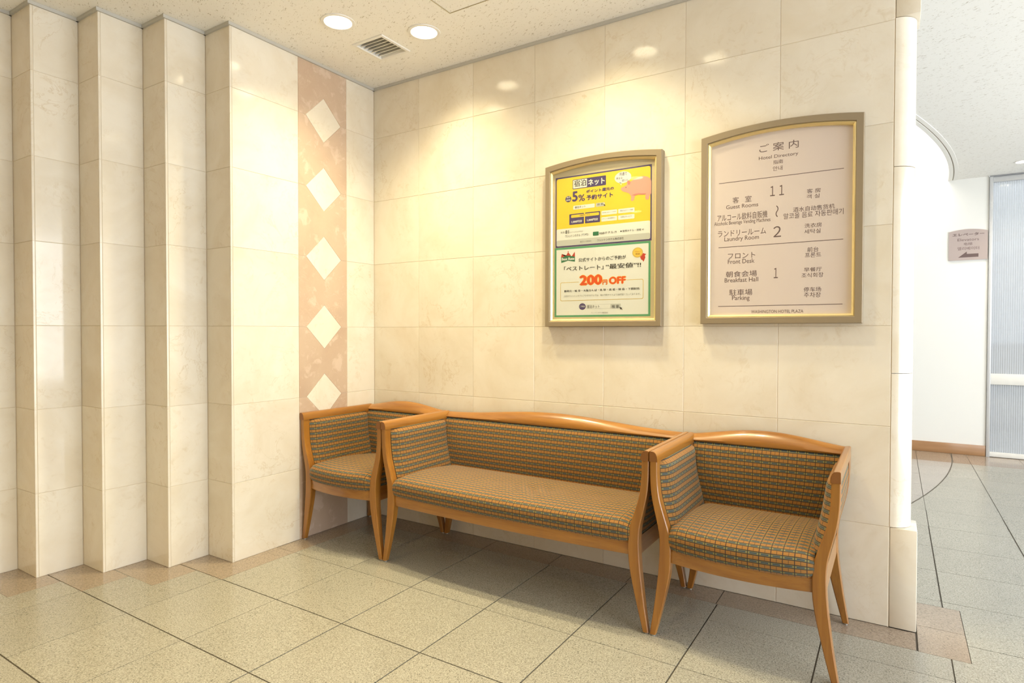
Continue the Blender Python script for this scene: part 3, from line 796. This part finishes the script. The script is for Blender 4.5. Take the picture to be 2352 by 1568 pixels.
for t in POSTER1: lettering(*t[:5], y1-.0011, M[CM[t[5]]], p1, t[6])
cur = lambda x, z, s: [(x, z), (x+.4*s, z-.9*s), (x+.55*s, z-.6*s), (x+.85*s, z-.95*s), (x+1.0*s, z-.8*s), (x+.7*s, z-.48*s), (x+1.0*s, z-.4*s)]
flat('cursor_arrow', cur(1.559, 1.769, .010), y1-.001, M['p_black'], p1)
p2, y2 = sheet('poster', 'white discount poster with green border and orange price, lower of the two in the frame', 1.2900, 1.797, 1.2215, 1.573, M['p_green'])
flat('printed_field', rrect(1.300, 1.231, 1.787, 1.563, .001), y2, M['p_white'], p2)
flat('gold_box', rrect(1.323, 1.303, 1.763, 1.397, .008), y2-.0002, M['p_gold'], p2)
flat('gold_box_inside', rrect(1.3255, 1.3055, 1.7605, 1.3945, .007), y2-.0004, M['p_white'], p2)
flat('price_halo', rrect(1.427, 1.374, 1.680, 1.412, .012), y2-.0006, M['p_white'], p2)
flat('printed_circle', ell(1.447, 1.273, .0185, .0165), y2-.0003, M['p_purple'], p2)
for nm, r, m, d in (('search_field', (1.469,1.261,1.598,1.283), 'p_grey', 1), ('search_field', (1.4703,1.2623,1.597,1.2817), 'p_white', 2), ('search_button', (1.598,1.261,1.650,1.283), 'p_grey', 3)): flat(nm, rrect(*r, .0015), y2-.0002*d, M[m], p2)
CR = [(1.327,1.528),(1.331,1.542),(1.350,1.525),(1.367,1.549),(1.386,1.526),(1.404,1.549),(1.405,1.530),(1.405,1.499),(1.328,1.496)]
flat('printed_crown', CR[:7] + [(1.405,1.522),(1.366,1.530),(1.327,1.522)], y2-.0002, M['p_red'], p2)
flat('printed_crown_band', [(1.327,1.524),(1.366,1.532),(1.405,1.524),(1.405,1.499),(1.366,1.506),(1.328,1.496)], y2-.0004, M['p_darkgreen'], p2)
flat('printed_crown_tip', ell(1.367, 1.551, .003, .003, 12), y2-.0003, M['p_red'], p2)
flat('printed_ribbon', [(1.745,1.504),(1.761,1.518),(1.776,1.512),(1.769,1.506),(1.772,1.497),(1.763,1.477),(1.757,1.486),(1.751,1.488)], y2-.0002, M['p_red'], p2)
flat('printed_medal', [(1.7335+r*math.cos(math.pi*i/24), 1.5225+r*.92*math.sin(math.pi*i/24)) for i in range(48) for r in [.0275 if i % 2 else .0245]], y2-.0004, M['p_gold'], p2)
flat('printed_medal_face', ell(1.7335, 1.5225, .021, .019), y2-.0006, M['p_halo'], p2)
for t in POSTER2:
    if t[5] == 'o': lettering(t[0], t[1]-.002, t[2]-.002, t[3]+.002, t[4]+.002, y2-.0009, M['p_halo'], p2, t[6]+2, name='lettering_outline')
    lettering(*t[:5], y2-.0012, M[CM[t[5]]], p2, t[6])
flat('cursor_arrow', cur(1.643, 1.268, .016), y2-.001, M['p_black'], p2)

# elevator sign on the white wall
L0 = (3.332, YF, 1.819)
es = empty('elevator_sign', L0, 'small arched mauve elevator sign with arrow on the white corridor wall', 'sign')
MB().loft([[(x-L0[0], y, z-L0[2]) for x, z in arch(3.187, 3.477, 1.819, 2.084, .021)] for y in (-.0005, -.012)]).obj('plate', plain('sign_plate', (.42,.35,.33), .4), es)
for it in (("エレベーター",3.214,2.043,3.452,2.070,2),("Elevators",3.253,1.996,3.413,2.020,0),("电梯",3.302,1.954,3.364,1.981,0),("엘리베이터",3.253,1.911,3.415,1.941,0)):
    lettering(*it[:5], YF-.0124, M['letter'], es, it[5])
flat('arrow', [(3.259,1.843),(3.324,1.897),(3.324,1.875),(3.411,1.875),(3.411,1.844)], YF-.0121, M['letter'], es)

# ------------------------------------------------------------------ ceiling fittings
def downlight(c, z, r, label, group, power, col):
    T = empty('downlight', (c[0], c[1], z), label, 'downlight', group)
    R = r*1.19
    def cl_(rr, zz): return [(x, y, zz) for x, y in circ((0, 0), rr, 32)]
    MB().loft([cl_(r*.93, .002), cl_(r*.93, -.003), cl_(r*.97, -.005), cl_(R*.98, -.004), cl_(R, -.0005)], False, False).obj('trim_ring', M['white_paint'], T, 30)
    MB().loft([cl_(r*.93, .002), cl_(r*.90, .03), cl_(r*.80, .075)], False, False).obj('reflector', M['white_paint'], T, 40, recalc=False)
    MB().add(cl_(r*.80, .0745), [tuple(range(31, -1, -1))]).obj('lamp', M['lens'], T, recalc=False)
    l = bpy.data.lights.new('downlight_bulb', 'AREA'); l.shape = 'DISK'; l.size = 2*r*.75; l.energy = power; l.color = col; l.spread = math.radians(128)
    o = bpy.data.objects.new('downlight_bulb', l); COL.objects.link(o); o.parent = T; o.location = (0, 0, .060)
    return T
LL = ['recessed white downlight left of the ceiling grille', 'recessed white downlight right of the ceiling grille, nearer the marble back wall',
      'downlight reflected in the marble above the poster frame', 'downlight reflected in the marble above the directory sign',
      'unseen fill downlight added behind the camera near the stepped wall', 'unseen fill downlight added behind the camera in the middle of the lobby', 'unseen fill downlight added behind the camera by the rear wall on the left', 'unseen fill downlight added behind the camera by the middle of the rear wall']
for i, c in enumerate(LAMPS + FILL_LAMPS):
    downlight(c, H, .070, LL[i], 'lobby downlights', LAMP_W if i < 4 else FILL_W, LAMP_COL if i < 4 else FILL_COL)
downlight(cl[0], HC, .048, 'small recessed downlight in the corridor ceiling by the right edge', 'corridor downlights', 8, (1, .86, .66))
vt = empty('ceiling_grille', ((vx0+vx1)/2, (vy0+vy1)/2, H), 'square cream ventilation grille with slats between the two downlights', 'grille')
hw, hh = (vx1-vx0)/2, (vy1-vy0)/2
sq = lambda d, z: [(-hw+d,-hh+d,z),(hw-d,-hh+d,z),(hw-d,hh-d,z),(-hw+d,hh-d,z)]
MB().loft([sq(0,-.0005), sq(.001,-.005), sq(.003,-.007), sq(.016,-.007), sq(.018,-.004), sq(.018,.02), sq(.012,.02)], False, False).obj('grille_frame', M['white_paint'], vt)
MB().loft([sq(.0125,.02), sq(.0125,.075)], False, True).obj('duct_box', M['dark'], vt)
ns = 7
for i in range(ns):
    y = -hh+.018 + (2*hh-.036)*(i+.5)/ns
    mb = MB(); x0, x1 = -hw+.018, hw-.018
    mb.loft([[(x, y-.012, -.001), (x, y-.0095, -.002), (x, y+.006, .021), (x, y+.003, .022)] for x in (x0, x1)]).obj('slat', M['white_paint'], vt)
ht = empty('access_hatch', ((HX0+HX1)/2, (HY0+HY1)/2, H), 'square ceiling access hatch with thin frame at the top edge', 'hatch')
a, b = (HX1-HX0)/2, (HY1-HY0)/2
sq2 = lambda d, z: [(-a+d,-b+d,z),(a-d,-b+d,z),(a-d,b-d,z),(-a+d,b-d,z)]
MB().loft([sq2(.0005,.01), sq2(.0005,-.001), sq2(.004,-.001), sq2(.004,.01)], closed=True).obj('hatch_frame', M['hatch'], ht)
MB().loft([sq2(.0058,.015), sq2(.0058,.0005)]).obj('hatch_panel', M['ceiling'], ht)
# fluorescent tubes inside the cove, out of sight above the lip
for i in range(3):
    x = 1.75 + .62*i
    T = empty('cove_tube', (x, YF-.55, 3.36), ('leftmost', 'middle', 'rightmost')[i]+' fluorescent tube in the light cove above the white wall', 'tube', 'cove tubes')
    MB().loft([[(xx, .013*math.cos(2*math.pi*k/12), .013*math.sin(2*math.pi*k/12)) for k in range(12)] for xx in (-.29, .29)]).obj('tube', plain('tube_glow', (1,1,1), .5, emit=(1,.95,.85), estr=150) if i == 0 else bpy.data.materials['tube_glow'], T, 40)
    MB().box(-.30, .30, -.03, .03, .016, .039).obj('batten', M['white_paint'], T)

# furniture of the room beyond the striped glass, seen blurred through it
ct = empty('counter', (4.3, 6.4, 0), 'beige low counter behind the striped glass partition', 'counter')
bevel_box('counter_body', -.78, .8, -.2, .3, .001, .98, plain('beige_counter', (.42,.37,.31), .5), ct, .006)
bevel_box('counter_top', -.80, .82, -.23, .33, .981, 1.02, plain('grey_counter_top', (.35,.36,.38), .3), ct, .006)
cb = empty('cabinet', (4.55, 7.6, 0), 'tall pale grey cabinet behind the counter beyond the striped glass', 'cabinet')
bevel_box('cabinet_body', -.3, .3, -.2, .2, .001, 1.55, plain('grey_cabinet', (.45,.47,.48), .5), cb, .006)
bevel_box('cabinet_door', -.29, -.005, -.216, -.201, .06, 1.53, plain('grey_cabinet_door', (.50,.52,.53), .5), cb, .003)
bevel_box('cabinet_door', .005, .29, -.216, -.201, .06, 1.53, bpy.data.materials['grey_cabinet_door'], cb, .003)
